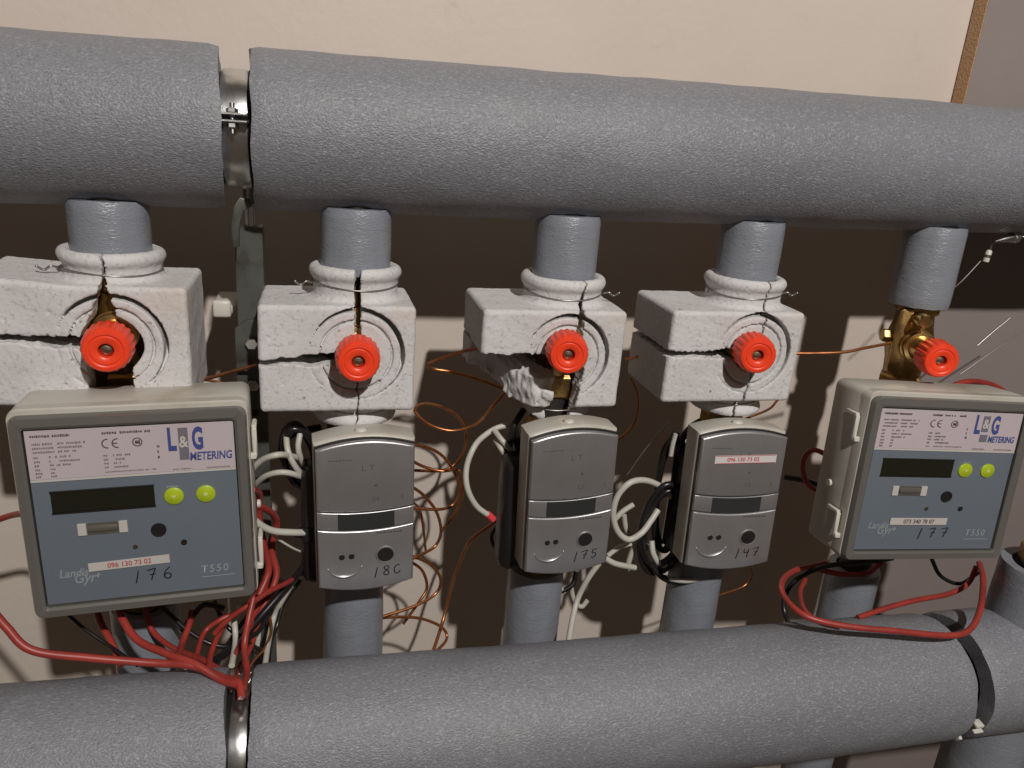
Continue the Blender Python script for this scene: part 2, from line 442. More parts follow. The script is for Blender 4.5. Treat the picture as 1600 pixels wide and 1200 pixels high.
def clamp(axis, x, label, a_split=52, mt='zinc', wdt=.0125):
    cy, cz = axis(x); P0 = Vector((x, cy, cz))
    t = thing('pipe_clamp', label, 'clamp', P0, group='steel pipe clamps')
    obj('rubber_lining', *band_geo(axis, x, wdt + .004, COREr + .0003, COREr + .002, 0, 359.9, P0, 64), 'rubber', t, sharp=40)
    obj('band', *band_geo(axis, x, wdt, COREr + .0022, COREr + .0038, a_split - 2 - 178, a_split - 2, P0), mt, t, sharp=40)
    obj('band', *band_geo(axis, x, wdt, COREr + .0022, COREr + .0038, a_split + 2, a_split + 178, P0), mt, t, sharp=40)
    for s in (0, 180):
        a = R(a_split + s); d = Vector((0, -math.sin(a), math.cos(a))); tn = Vector((0, -math.cos(a), -math.sin(a)))
        for q in (-1, 1):
            M = Matrix.Translation(d * (COREr + .0075) + tn * q * .0021) @ Matrix(((1, 0, 0), (0, d.y, tn.y), (0, d.z, tn.z))).to_4x4()
            obj('flange', *xf(box((0, 0, 0), (wdt + .002, .011, .0016), .0004, 1), M), mt, t, sharp=40)
        M = Matrix.Translation(d * (COREr + .0085)) @ Matrix(((1, 0, 0), (0, d.y, tn.y), (0, d.z, tn.z))).to_4x4()
        b = merge(lathe([(.0016, -.009), (.0016, .009)], 12), xf(hexnut(.0036, 0, .0028), Matrix.Translation((0, 0, .0031))), xf(hexnut(.0036, 0, .0028), Matrix.Translation((0, 0, -.0059))))
        obj('bolt', *xf(b, M), mt, t, sharp=40)
    return t

clamp(top_axis, -.0503, 'bright steel clamp band in the gap of the top main pipe', 80, wdt=.0160)
clamp(bot_axis, -.0520, 'steel clamp band in the left gap of the bottom main pipe', 132, wdt=.0105)
cl3 = clamp(bot_axis, .5118, 'dark steel clamp in the narrow right gap of the bottom main pipe', 112, 'dark_steel', .0085)
for a_, dx_, s_ in ((101, -.001, (.0075, .007, .0030)), (109, .001, (.0090, .008, .0024)), (128, -.006, (.0030, .006, .0075))):
    a = R(a_); d_ = Vector((0, -math.sin(a), math.cos(a)))
    obj('bolt_end', *xf(box((0, 0, 0), s_, .0007, 2), Matrix.Translation(d_ * .0485 + Vector((dx_, 0, 0))) @ Matrix.Rotation(R(a_ - 90), 4, 'X')), 'clip_white', cl3, sharp=40)

# vertical channel strut behind the clamps
SX, SY = -.0475, .5665
st = thing('mounting_strut', 'grey steel channel strut standing between the two main pipes', 'strut', (SX, SY, -.62))
def strut_profile(z0, z1, w_, d_, t_):
    o = [(-w_ / 2, 0), (w_ / 2, 0), (w_ / 2, d_), (w_ / 2 - t_, d_), (w_ / 2 - t_, t_), (-w_ / 2 + t_, t_), (-w_ / 2 + t_, d_), (-w_ / 2, d_)]
    V = [Vector((x, y, z)) for z in (z0, z1) for x, y in o]
    Fc = [(i, (i + 1) % 8, 8 + (i + 1) % 8, 8 + i) for i in range(8)] + [tuple(range(7, -1, -1)), tuple(range(8, 16))]
    return V, Fc
obj('channel', *strut_profile(0, .545, .0185, .018, .002), 'strut_paint', st, smooth=False)
for i in range(5): obj('slot', *prism(rrect(.0052, .017, .0025, 4, 0, .06 + i * .088), -.0007, .0015, .0003, 1), 'rubber', st, smooth=False)
pl = [(-.0115, .41), (.0105, .41), (.0105, .475), (.004, .480), (-.004, .478), (-.0115, .472)]
obj('splice_plate', *prism(pl, -.0036, -.0010, .0004, 1), 'strut_paint', st, smooth=False)
for dz in (.43, .462): obj('bolt_head', *xf(hexnut(.0045, 0, .004, 'Y'), Matrix.Translation((0, -.0038, dz))), 'zinc', st, smooth=False)
br = [(-.0085, .533), (-.0095, .548), (-.0075, .560), (-.003, .567), (.003, .566), (.0045, .561), (-.001, .558), (-.0035, .550), (-.0045, .534)]
obj('hook_bracket', *prism(br, -.0195, -.0165, .0008, 2), 'strut_paint', st, sharp=40)
obj('stud', *xf(lathe([(.0042, .51), (.0042, .585)], 16), Matrix.Translation((.001, .006, 0))), 'zinc', st, sharp=50)
wb = thing('wall_bracket', 'small worn white wall bracket jutting out left of the channel strut', 'bracket', (-.074, .615, -.140))
obj('arm', *box((.004, .0, .0), (.016, .05, .007), .002, 2), 'clip_white', wb, sharp=50)
obj('pad', *box((.004, -.026, .001), (.013, .006, .013), .002, 2), 'clip_white', wb, sharp=50)

# ------------------------------------------------------------------ branch pipes
PXS = [-.1318, .0258, .1808, .3352, .5080]
YP = .550
def vsleeve(z0, z1, ro, ri, seed, tilt=0):
    seg = 56; n = max(6, int((z1 - z0) / .004)); V = []; Fc = []
    for i in range(n + 1):
        z = z0 + (z1 - z0) * i / n
        for k in range(seg):
            a = 2 * PI * k / seg
            rr = ro + .0005 * noise.noise(Vector((math.cos(a) * 2, math.sin(a) * 2, z * 40 + seed)))
            if i in (0, n): rr -= .0007
            dz = (math.sin(a) * tilt + .0007 * noise.noise(Vector((math.cos(a) * 2.5, math.sin(a) * 2.5, seed * 3)))) if i in (0, n) else 0
            V.append((rr * math.cos(a), rr * math.sin(a), z + dz))
    for i in range(n):
        for k in range(seg): Fc.append((i * seg + k, i * seg + (k + 1) % seg, (i + 1) * seg + (k + 1) % seg, (i + 1) * seg + k))
    b = len(V)
    for z in (z0, z1):
        for k in range(seg):
            a = 2 * PI * k / seg; V.append((ri * math.cos(a), ri * math.sin(a), z))
    for k in range(seg):
        k2 = (k + 1) % seg
        Fc.append((k2, k, b + k, b + k2)); Fc.append((n * seg + k, n * seg + k2, b + seg + k2, b + seg + k))
        Fc.append((b + k, b + seg + k, b + seg + k2, b + k2))
    return V, Fc
BL = ['leftmost branch pipe with grey foam sleeves, beside the steel strut', 'second branch pipe from the left with grey foam sleeves',
      'middle branch pipe of the five with grey foam sleeves', 'second branch pipe from the right with grey foam sleeves',
      'rightmost branch pipe with a grey foam sleeve ending above the bare brass valve']
SB = [-.0985, -.1005, -.1025, -.0985, -.1165]
LT = [-.3610, -.345, -.352, -.352, -.378]
for i, x in enumerate(PXS):
    t = thing('branch_pipe', BL[i], 'pipe', (x, YP, -.75), group='branch pipes')
    Z = .75
    obj('steel_pipe', *lathe([(.0150, .0), (.0150, Z - .030)], 28), 'dark_steel', t, sharp=50)
    obj('foam_sleeve', *vsleeve(SB[i] + Z, top_axis(x)[1] - .0462 + Z, .0243, .0170, i * 2.1), 'foam_smooth', t, sharp=55)
    obj('foam_sleeve', *vsleeve(.0, LT[i] + Z, .0243, .0170, 20 + i * 2.1), 'foam_smooth', t, sharp=55)

# riser at the right, standing on the bottom main
t = thing('riser_pipe', 'wide grey foam riser at the right edge standing on the bottom main pipe', 'pipe', (.5985, .440, -.769))
obj('foam_sleeve', *vsleeve(0, .75 - .2985, .0325, .0235, 55), 'foam_smooth', t, sharp=55)
obj('steel_pipe', *lathe([(.0165, 0), (.0165, .75 - .285)], 28), 'dark_steel', t, sharp=50)
obj('union_nut', *xf(hexnut(.0205, 0, .018), Matrix.Translation((0, 0, .75 - .300))), 'brass', t, sharp=30)
obj('valve_body', *xf(lathe([(.015, 0), (.019, .006), (.0195, .022), (.0155, .028), (.0150, .040), (.0185, .042), (.0185, .056), (.012, .060)], 28), Matrix.Translation((0, 0, .75 - .283))), 'brass', t, sharp=40)

# ------------------------------------------------------------------ valves with red knobs
def knob_geo():
    nrib = 20
    def rib(r, h, a, j):
        if 1 <= j <= 4:
            s = math.cos(a * nrib); f = max(-1, min(1, s * 2.2))
            return r * (1 + .026 * f)
        return r
    prof = [(.0118, 0), (.0143, .0008), (.0147, .003), (.0146, .010), (.0142, .0165), (.0135, .0192), (.0126, .0203),
            (.0104, .0206), (.0099, .0201), (.0092, .0200), (.0087, .0204), (.0056, .0204), (.0045, .0196), (.0042, .0150), (.0001, .0150)]
    return lathe(prof, 160, 'Y', rib=rib)
def screw_geo():
    a = lathe([(.0037, 0), (.0037, .0016), (.0030, .0021), (.0001, .0021)], 20, 'Y')
    b = box((0, -.0019, 0), (.0048, .0008, .0009))
    return merge(a, b)
def valve(i, X, Z, Yk, ang, label, bare=False):
    """Yk: depth of the knob's front; ang: turn of the bonnet about the pipe"""
    t = thing('balancing_valve', label, 'valve', (X, YP, Z), (0, 0, ang), group='brass balancing valves')
    obj('body', *lathe([(.0125, -.036), (.0155, -.030), (.0165, -.016), (.0185, -.008), (.0185, .008), (.0165, .016), (.0150, .028), (.0125, .036)], 40), 'brass', t, sharp=45)
    obj('union_nut', *xf(hexnut(.0190, .026, .041), Matrix.Rotation(.3, 4, 'Z')), 'brass', t, sharp=30)
    obj('union_nut', *xf(hexnut(.0190, -.050, -.030), Matrix.Rotation(.1, 4, 'Z')), 'brass', t, sharp=30)
    D = YP - Yk                                  # reach of the knob front
    b0 = D - .0206
    obj('bonnet', *lathe([(.0145, .010), (.0145, .019), (.0120, .0195), (.0120, .0225), (.0138, .0228), (.0138, .0262), (.0110, .0268), (.0105, b0 - .004), (.0122, b0 - .0035), (.0122, b0 - .0012), (.0100, b0 - .0008), (.0100, b0 + .002)], 40, 'Y'), 'brass_bright', t, sharp=40)
    k = obj('knob', *knob_geo(), 'red_plastic', t, (0, -b0, 0), sharp=38)
    obj('screw', *screw_geo(), 'screw_metal', k, (0, -.0152, 0), sharp=40)
    # capillary side port
    obj('side_port', *xf(merge(lathe([(.0052, .012), (.0052, .022)], 16, 'X'), hexnut(.0060, .018, .026, 'X')), Matrix.Translation((0, -.004, .004)) @ Matrix.Rotation(PI, 4, 'Z')), 'brass', t, sharp=30)
    if bare:
        obj('cast_flange', *xf(prism(rrect(.013, .058, .005, 5), -.0035, .0035, .0012, 2, True), Matrix.Translation((-.0125, -.012, .002)) @ Matrix.Rotation(R(-8), 4, 'Z')), 'brass', t, sharp=40)
        obj('drain_cap', *xf(lathe([(.0062, .006), (.0062, .026), (.0048, .028)], 20, 'Y'), Matrix.Translation((-.004, -.004, .024))), 'brass_bright', t, sharp=40)
    return t
YK = .487
kn = [(165, 549), (560, 567), (889, 556), (1185, 557), (1472, 565)]
VZ = []
VL = ['red knobbed brass valve inside the leftmost split foam jacket', 'red knobbed brass valve inside the second foam jacket from the left',
      'red knobbed brass valve inside the broken foam jacket', 'red knobbed brass valve inside the rightmost foam jacket',
      'bare brass valve with red knob and no foam jacket']
for i, (a, b) in enumerate(kn):
    p = at(a, b, YK); dx = p.x - PXS[i]
    ang = math.atan2(dx, YP - YK)            # bonnet turned slightly about the pipe
    L_ = math.hypot(dx, YP - YK)
    VZ.append(p.z)
    valve(i, PXS[i], p.z, YP - L_, ang, VL[i], bare=(i == 4))

# ------------------------------------------------------------------ foam jackets
H = .00088
def jacket(i, zc, label, P):
    X = PXS[i]
    t = thing('foam_jacket', label, 'jacket', (X, YP, zc), (R(P.get('roll', 0)), 0, 0), group='white foam valve jackets')
    org = np.array([P['xl'] - .006, -.046, -.062]); mx = np.array([.052, .046, .070])
    n = ((mx - org) / H).astype(int) + 1
    x = org[0] + np.arange(n[0])[:, None, None] * H; y = org[1] + np.arange(n[1])[None, :, None] * H; z = org[2] + np.arange(n[2])[None, None, :] * H
    sd = i * 17
    def rb(x0, x1, y0, y1, z0, z1, r):
        qx = np.abs(x - (x0 + x1) / 2) - ((x1 - x0) / 2 - r); qy = np.abs(y - (y0 + y1) / 2) - ((y1 - y0) / 2 - r); qz = np.abs(z - (z0 + z1) / 2) - ((z1 - z0) / 2 - r)
        return np.sqrt(np.maximum(qx, 0) ** 2 + np.maximum(qy, 0) ** 2 + np.maximum(qz, 0) ** 2) + np.minimum(np.maximum(qx, np.maximum(qy, qz)), 0) - r
    def smin(a, b, k):
        h = np.clip(.5 + .5 * (b - a) / k, 0, 1); return b * (1 - h) + a * h - k * h * (1 - h)
    rz = np.sqrt(x * x + y * y) + 0 * z
    yf = -.038
    sl = P.get('splay', 0.0)
    body = rb(P['xl'], P['xr'], yf, .036, P['zb'], P['zt'], .0034)
    cyl = lambda r, a, b: np.maximum(rz - r, np.maximum(a - z, z - b))
    neck = cyl(.0285, .02, P['zn']) - .0012
    d = smin(body, neck, .006)
    lip = np.sqrt((rz - .0278) ** 2 + (z - P['zn']) ** 2) - .0046
    d = smin(d, lip, .0025)
    d = smin(d, cyl(.0270, -.054, -.03) - .0012, .005)
    d = smin(d, np.sqrt((rz - .0262) ** 2 + (z + .0525) ** 2) - .0040, .0025)
    # cavity round the valve, bore, knob hole
    d = np.maximum(d, -(np.sqrt(x * x + y * y + (z * .8) ** 2) - .0255))
    d = np.maximum(d, -(rz - .0235))
    cx, cz = P.get('hole', (0, 0)); hr = P.get('hr', .0150)
    rk = np.sqrt((x - cx) ** 2 + (z - cz) ** 2) + 0 * y
    d = np.maximum(d, -np.maximum(rk - hr - .0008 * wob3(x, y * 0, z, 240, sd + 3), y - 0.0))
    th = np.arctan2(z - cz, x - cx)
    wid = .0002 + .0015 * np.clip(np.cos(th - R(52)) * .85 + .30, 0, 1)
    dep = .0008 + .0130 * np.clip(np.cos(th - R(60)) * .7 + .45, 0, 1)
    d = np.maximum(d, -np.maximum(np.abs(rk - .0318) - wid, (y - yf) - dep))
    d = np.maximum(d, -np.maximum(np.abs(rk - .0245) - .0007, (y - yf) - .0026))
    # wear
    d = d + .00022 * wob3(x, y, z, 170, sd + 1) + .00010 * wob3(x, y, z, 900, sd + 2)
    for (px_, py_, pz_, pr) in P.get('dents', []):
        d = np.maximum(d, -(np.sqrt((x - px_) ** 2 + (y - py_) ** 2 + (z - pz_) ** 2) - pr))
    rag = .0007 * wob3(x * 0, y, z, 500, sd + 5) + .0004 * wob3(x * 0, y, z, 1700, sd + 6)
    wt = P['slit'](z) + 0 * x + 0 * y
    xs = P.get('xs', 0.0) + P.get('lean', 0.0) * z
    ragh = .0008 * wob3(x, y, z * 0, 420, sd + 7) + .0005 * wob3(x, y, z * 0, 1500, sd + 8)
    zs = P['zs'](x); wh = P['gap'](x)
    front = y < .03
    right = np.maximum(d, -(x - xs - wt / 2 + rag))
    left = np.maximum(d, x - xs + wt / 2 + rag)
    ul = np.maximum(left, -(z - zs - wh / 2 + ragh))
    ll = np.maximum(left, z - zs + wh / 2 + ragh)
    if P.get('broken'):
        rb1 = .0024 * wob3(x, y, z, 310, 91) + .0010 * wob3(x, y, z, 700, 92) + .0008 * wob3(x, y, z, 1500, 94)
        ll = np.maximum(ll, -(y - (.006 - np.clip((x + .048) / .022, 0, 1) * np.clip((-.008 - z) / .010, 0, 1) * .040) + rb1))          # front of the lower arm gone
        ll = np.maximum(ll, -(z - (-.020 - np.clip((x + .062) / .05, 0, 1) * .040) + rb1))        # torn off along a slope
    for nm, f in (('foam_shell', right), ('foam_shell', ul), ('foam_shell', ll)):
        V, Fq = surface_nets(f, org, H)
        if sl and f is not right:                 # arms pried open
            s = np.clip((-V[:, 0] - .012) / .06, 0, 1) ** 1.2
            V[:, 2] += s * (sl if f is ul else P.get('splay_low', -sl))
        np_obj(nm, V, Fq, 'eps', t)
    # tie wires
    for zz, rr in ((P['zn'] - .0085, .0302), (-.0455, .0285)):
        C = [Vector((rr * math.cos(a), rr * math.sin(a), zz + .0012 * math.sin(a * 2 + i))) for a in [2 * PI * k / 40 for k in range(40)]]
        V, Fc = tube_geo(C + [C[0]], .00055, 6, cap=False); obj('tie_wire', V, Fc, 'steel_wire', t)
    zt = P['zn'] - .0085; sg = P.get('twist', -1)
    a = Vector((sg * .030, -.008, zt)); pts = [a, a + Vector((sg * .004, -.003, .0015)), a + Vector((sg * .008, -.003, -.001)), a + Vector((sg * .012, -.005, .002))]
    V, Fc = tube_geo(catmull(pts, 5), .0008, 6); obj('wire_twist', V, Fc, 'steel_wire', t)
    return t

def zc_of(px_, py_): return at(px_, py_, .512).z
J = [
    dict(xl=-.076, xr=.050, zb=-.042, zt=.040, zn=.0540, slit=lambda z: .0016 + .0190 * np.clip((.044 - z) / .03, 0, 1) * (z > -.004) + .0255 * (z <= -.004), xs=.0010, hr=.0190, hole=(.004, .002),
         zs=lambda x: .003 + 0 * x, gap=lambda x: .0048 + .0040 * np.clip((x + .05) / .03, 0, 1), splay=.0050, splay_low=.0045, dents=[(-.03, -.039, .022, .002), (-.055, -.0385, .015, .0012), (.03, -.039, .030, .001)], twist=-1),
    dict(xl=-.0655, xr=.0395, zb=-.041, zt=.0345, zn=.0530, slit=lambda z: .0009 + .0034 * np.clip((z + .005) / .02, 0, 1), xs=.0000, hr=.0142, hole=(-.001, 0),
         zs=lambda x: -.004 + .05 * (x + .04), gap=lambda x: .0040 + .0045 * np.clip((x + .043) / .008, 0, 1), dents=[(-.058, -.039, .012, .0018), (-.05, -.0385, -.02, .0012)], twist=-1, roll=-.8),
    dict(xl=-.0685, xr=.0405, zb=-.041, zt=.0345, zn=.0500, slit=lambda z: .0012 + .0034 * np.clip((.048 - z) / .02, 0, 1) * (z > -.002) + .018 * (z <= -.002), xs=.002, lean=.10, hr=.0158, hole=(-.004, -.001), roll=1.2,
         zs=lambda x: .0005 + 0 * x, gap=lambda x: .0030 + 0 * x, broken=True, dents=[(-.06, -.039, .03, .0014)], twist=1),
    dict(xl=-.0770, xr=.0360, zb=-.040, zt=.0340, zn=.0515, slit=lambda z: .0018 + 0 * z, xs=-.001, lean=.10, hr=.0150, hole=(-.005, 0), roll=1.0,
         zs=lambda x: .0 + 0 * x, gap=lambda x: .0048 + .0036 * np.clip((x + .048) / .02, 0, 1), dents=[(-.05, -.039, .018, .0016), (-.03, -.039, -.012, .0018)], twist=1),
]
JZ = [zc_of(168, 545), zc_of(556, 557), zc_of(887, 556), zc_of(1178, 553)]
JL = ['white foam jacket with pried open arms above the left square meter', 'white foam jacket with intact arms and straight slit, second from the left',
      'white foam jacket with its lower left arm broken away', 'white foam jacket with a copper tube leaving its right side']
for i in range(4): jacket(i, JZ[i], JL[i], J[i])

# ------------------------------------------------------------------ flow sensors behind the meters
FL = ['dark flow sensor on the leftmost branch pipe behind the square meter', 'dark flow sensor behind the leftmost compact meter with copper loops beside it', 'dark flow sensor below the broken foam jacket with a brass union showing',
      'dark flow sensor behind the compact meter with a white sticker', 'dark flow sensor on the rightmost branch pipe behind the square meter']
for i, x in enumerate(PXS):
    t = thing('flow_sensor', FL[i], 'flow sensor', (x, YP, -.36), group='flow sensors')
    obj('tube', *lathe([(.0165, .0), (.0165, .15)], 28), 'brass', t, sharp=40)
    obj('union_nut', *hexnut(.0205, .118, .146), 'brass', t, sharp=30)
    obj('union_nut', *hexnut(.0205, .004, .022), 'brass', t, sharp=30)
    obj('housing', *box((-.009, -.012, .068), (.062, .030, .098), .008, 3), 'black_plastic', t, sharp=40)

# ------------------------------------------------------------------ square heat meters
def big_meter(loc, rot, label, number, sticker, sticker_ink, side, scale, sticker_tilt, logo_shift):
    t = thing('heat_meter', label, 'heat meter', loc, rot, 'square heat meters', scale)
    W, Hh = .1170, .1170                   # printed panel; local origin at its centre, panel plane at y = 0
    def U(u, v, y=-.0002): return ((u - .5) * W, y, (.5 - v) * Hh)
    OW, OH = W + .0165, Hh + .0175
    # base housing
    obj('housing', *prism(rrect(OW + .0012, OH + .0035, .006, 5, 0, .0022), .010, .046, .002, 2, True), 'beige_plastic', t, sharp=40)
    # cover frame with a real opening
    out = rrect(OW, OH, .006, 6); inn = rrect(W + .0015, Hh + .0015, .002, 6); n = len(out)
    rows = [(out, .016, 0), (out, .0005, 0), (rrect(OW - .003, OH - .003, .005, 6), -.0030, 0), (rrect(W + .0050, Hh + .0050, .003, 6), -.0034, 0), (inn, -.0022, 0), (inn, .006, 0)]
    V = [Vector((a, y, b)) for ring, y, _ in rows for a, b in ring]; Fc = []
    for j in range(len(rows) - 1):
        for k in range(n): Fc.append((j * n + k, j * n + (k + 1) % n, (j + 1) * n + (k + 1) % n, (j + 1) * n + k))
    cov = obj('cover_frame', V, Fc, 'bezel', t, sharp=35)
    # pale rim of the housing round the cover
    ro = rrect(OW + .0016, OH + .0040, .0066, 6, 0, .0016); ri = rrect(OW - .0004, OH - .0004, .006, 6)
    rows = [(ro, .012), (ro, .0028), (rrect(OW + .0008, OH + .0028, .0062, 6, 0, .0012), .0016), (ri, .0016), (ri, .012)]
    V = [Vector((a, y, b)) for ring, y in rows for a, b in ring]; Fc = []
    for j in range(len(rows) - 1):
        for k in range(n): Fc.append((j * n + k, j * n + (k + 1) % n, (j + 1) * n + (k + 1) % n, (j + 1) * n + k))
    obj('housing_rim', V, Fc, 'beige_plastic', t, sharp=35)
    obj('pane', *box((0, -.00265, 0), (W + .001, .0007, Hh + .001)), 'clear_cover', cov, smooth=False)
    # panel with recessed holes in place
    pan = obj('front_panel', *prism(rrect(W, Hh, .0012, 3), 0, .004, 0), 'blue_panel', t, smooth=False)
    lb = obj('label', *box((0, -.0003, (.5 - .139) * Hh), (W - .0005, .0005, .268 * Hh)), 'label_paper', t, smooth=False)
    obj('label_edge', *box((0, -.0003, (.5 - .2805) * Hh), (W - .0005, .0006, .0014)), 'label_edge', t, smooth=False)
    LY = -.0008
    # emblem
    txt('L', .0205, 'ink_blue', lb, U(.664, .150, LY), .0008, 0, sx=.50)
    if not logo_shift:
        obj('emblem_bar', *box((*U(.744, .119, LY)[:1], LY, U(.744, .119)[2]), (.0056, .0001, .181 * Hh)), 'ink_grey', lb, smooth=False)
        txt('&', .0105, 'label_edge', lb, U(.744, .137, LY - .0002), .0002, 0, 'CENTER', .8)
        txt('METERING', .0076, 'ink_blue', lb, U(.768, .216, LY), .00018, .10, sx=.70)
    else:
        obj('emblem_bar', *box((*U(.742, .085, LY)[:1], LY, U(.742, .085)[2]), (.0056, .0001, .110 * Hh)), 'ink_grey', lb, smooth=False)
        txt('&', .0105, 'label_edge', lb, U(.742, .115, LY - .0002), .0002, 0, 'CENTER', .8)
        obj('emblem_bar', *box((*U(.745, .186, LY)[:1], LY, U(.745, .186)[2]), (.0062, .0001, .050 * Hh)), 'ink_grey', lb, smooth=False)
        txt('METERING', .0072, 'ink_blue', lb, U(.780, .213, LY), .00018, .10, sx=.66)
    txt('G', .0200, 'ink_blue', lb, U(.786, .150, LY), .0008, 0, sx=.46)
    # conformity marks
    def arc(cx, cz, r, a0, a1, wd=.00035, n_=14):
        P = [Vector((cx + r * math.cos(R(a0 + (a1 - a0) * k / n_)), 0, cz + r * math.sin(R(a0 + (a1 - a0) * k / n_)))) for k in range(n_ + 1)]
        v, f = tube_geo(P, wd, 6); return [Vector((q.x, q.y * .15, q.z)) for q in v], f
    ce = merge(arc(0, 0, .0028, 80, 280), arc(.0056, 0, .0028, 80, 280), box((.0044, 0, 0), (.0024, .0001, .0006)))
    obj('printed_mark', *ce, 'ink_dark', lb, U(.376, .094, LY))
    sm = merge(arc(0, 0, .0026, 0, 360, .0003, 24), box((-.0003, 0, .0), (.0020, .0001, .0019)), box((.0012, 0, .0), (.0007, .0001, .0030)))
    obj('printed_mark', *sm, 'ink_dark', lb, U(.520, .094, LY))
    # unreadable fine print: broken dashes, as they appear
    g = random.Random(number)
    def dashes(u0, u1, v, hh, ink, fill=.85):
        gs = []; u = u0
        while u < u1:
            wl = g.uniform(.004, .011)
            if g.random() < fill: gs.append(box((*U(u + wl / 2, v, LY)[:1], LY, U(0, v + g.uniform(-.0008, .0008))[2]), (wl * W * .86, .0001, hh * g.uniform(.7, 1.1))))
            u += wl + .0016
        if gs: obj('printed_line', *merge(*gs), ink, lb, smooth=False)
    dashes(.025, .115, .036, .0015, 'ink_dark', 1); dashes(.125, .206, .036, .0015, 'ink_dark', 1)
    dashes(.355, .425, .036, .0015, 'ink_dark', 1); dashes(.440, .585, .036, .0014, 'ink_dark', .85)
    for k, v in enumerate((.078, .100, .122, .150, .173, .195, .217, .238, .257)):
        if k < 3: dashes(.03, .125, v, .0012, 'ink_fine', .9); dashes(.145, (.268, .26, .225)[k], v, .0012, 'ink_fine', .8)
        else:
            dashes(.03, .052, v, .0013, 'ink_fine', 1)
            if k < 6: dashes(.10, (.215, .235, .19)[k - 3], v, .0012, 'ink_fine', .8)
            else: dashes(.10, .118, v, .0012, 'ink_fine', 1)
    for v in (.160, .183, .204, .226): dashes(.352, .372, v, .0012, 'ink_fine', 1); dashes(.398, g.uniform(.42, .50), v, .0012, 'ink_fine', .9)
    dashes(.352, .60, .252, .0008, 'ink_fine', .9); dashes(.68, .77, .262, .0008, 'ink_fine', .9); dashes(.84, .97, .264, .0008, 'ink_fine', .9)
    for v in (.125, .155, .185): dashes(.612, .620, v, .0016, 'ink_dark', 1)
    # display
    obj('display', *box(((.33 - .5) * W, -.0004, (.5 - .405) * Hh), (.495 * W, .0012, .112 * Hh), .0002, 1), 'lcd', t, smooth=False)
    dr = obj('display_frame', *merge(box(((.33 - .5) * W, -.0006, (.5 - .345) * Hh), (.50 * W, .0016, .0006)), box(((.33 - .5) * W, -.0006, (.5 - .465) * Hh), (.50 * W, .0016, .0006))), 'black_plastic', t, smooth=False)
    for u, sym in ((.673, 'v'), (.835, '.')):
        b = obj('button', *lathe([(.0058, -.0002), (.0058, .0006), (.0052, .0011), (.0001, .0013)], 36, 'Y'), 'green_button', t, U(u, .418, -.0002), sharp=50)
        if sym == 'v': obj('arrow_mark', *prism([(-.0017, .0008), (.0017, .0008), (0, -.0012)], -.0015, -.0013), 'green_light', b, smooth=False)
        else: obj('dot_mark', *lathe([(.0013, .0013), (.0001, .0015)], 16, 'Y'), 'green_light', b, smooth=False)
    dashes_par = lb
    obj('printed_line', *merge(*[box((*U(.645 + k * .012, .362)[:1], -.0004, U(0, .362)[2]), (.001, .0001, .0012)) for k in range(5)]), 'ink_white', pan, smooth=False)
    # seal window
    s0 = U(.309, .572)
    obj('seal_recess', *box((s0[0], -.0002, s0[2]), (.150 * W, .0008, .066 * Hh)), 'bezel', t, smooth=False)
    for q in (-1, 1): obj('seal_tab', *box((s0[0] + q * .100 * W, -.0005, s0[2]), (.042 * W, .0012, .068 * Hh), .0002, 1), 'paper', t, smooth=False)
    obj('seal_drum', *xf(lathe([(.0030, -.072 * W), (.0034, 0), (.0030, .072 * W)], 20, 'X'), Matrix.Translation((s0[0], .0012, s0[2]))), 'bezel', t, sharp=50)
    obj('sensor_port', *lathe([(.0046, .0), (.0046, .0007), (.0040, .0008), (.0036, .0002), (.0001, .0002)], 28, 'Y'), 'black_plastic', t, U(.581, .610, -.0002), sharp=40)
    obj('pin_hole', *lathe([(.0019, 0), (.0019, .0006), (.0001, .0005)], 16, 'Y'), 'black_plastic', t, U(.703, .699, -.0001), sharp=40)
    obj('pin_hole', *lathe([(.0015, 0), (.0015, .0006), (.0001, .0005)], 16, 'Y'), 'screw_metal', t, U(.457, .700, -.0001), sharp=40)
    # maker's lettering and type number
    txt('Landis', .0080, 'ink_white', pan, U(.070, .845, -.0004), .0001, .25, sx=.82)
    txt('Gyr', .0100, 'ink_white', pan, U(.135, .885, -.0004), .0001, .35, sx=.80)
    txt('+', .0068, 'ink_white', pan, U(.238, .868, -.0004), .0001, .2)
    txt('T550', .0076, 'ink_white', pan, U(.778, .898, -.0004), .0001, .12, sx=.90, spacing=1.25)
    obj('printed_line', *box((*U(.868, .925)[:1], -.0004, U(0, .925)[2]), (.180 * W, .0001, .0006)), 'ink_white', pan, smooth=False)
    # inventory sticker and marker number (on the cover)
    sx_, sz_ = (.420, .792)
    sk = obj('sticker', *box((0, 0, 0), (.405 * W, .0002, .050 * Hh)), 'paper', t, U(sx_, sz_, -.0008), smooth=False)
    sk.rotation_euler = (0, sticker_tilt, 0)
    txt(sticker, .0048, sticker_ink, sk, (0, -.0003, -.0016), .00008, 0, 'CENTER', .92)
    handwriting(number, .0080, t, U(.425, .912, -.0004), R(1), 1.12 if number == '176' else 1.30, wid=.00040)
    # latches and side screw
    for zz in (.040, -.040):
        sx2 = side * (OW / 2 + .0035)
        hk = merge(box((sx2, .0080, zz), (.0030, .0036, .020), .0008, 1), box((sx2, .0145, zz + .0100), (.0030, .014, .0032), .0006, 1), box((sx2 - side * .0012, .0065, zz - .009), (.0045, .004, .004), .0006, 1))
        obj('latch', *hk, 'clip_white', t, sharp=40)
    obj('side_screw', *xf(lathe([(.0028, 0), (.0028, .0018), (.0016, .0026)], 16, 'X'), Matrix.Translation((side * (OW / 2 + .0020) if side > 0 else -(OW / 2 + .0045), .026, -.012))), 'clip_white', t, sharp=40)
    return t
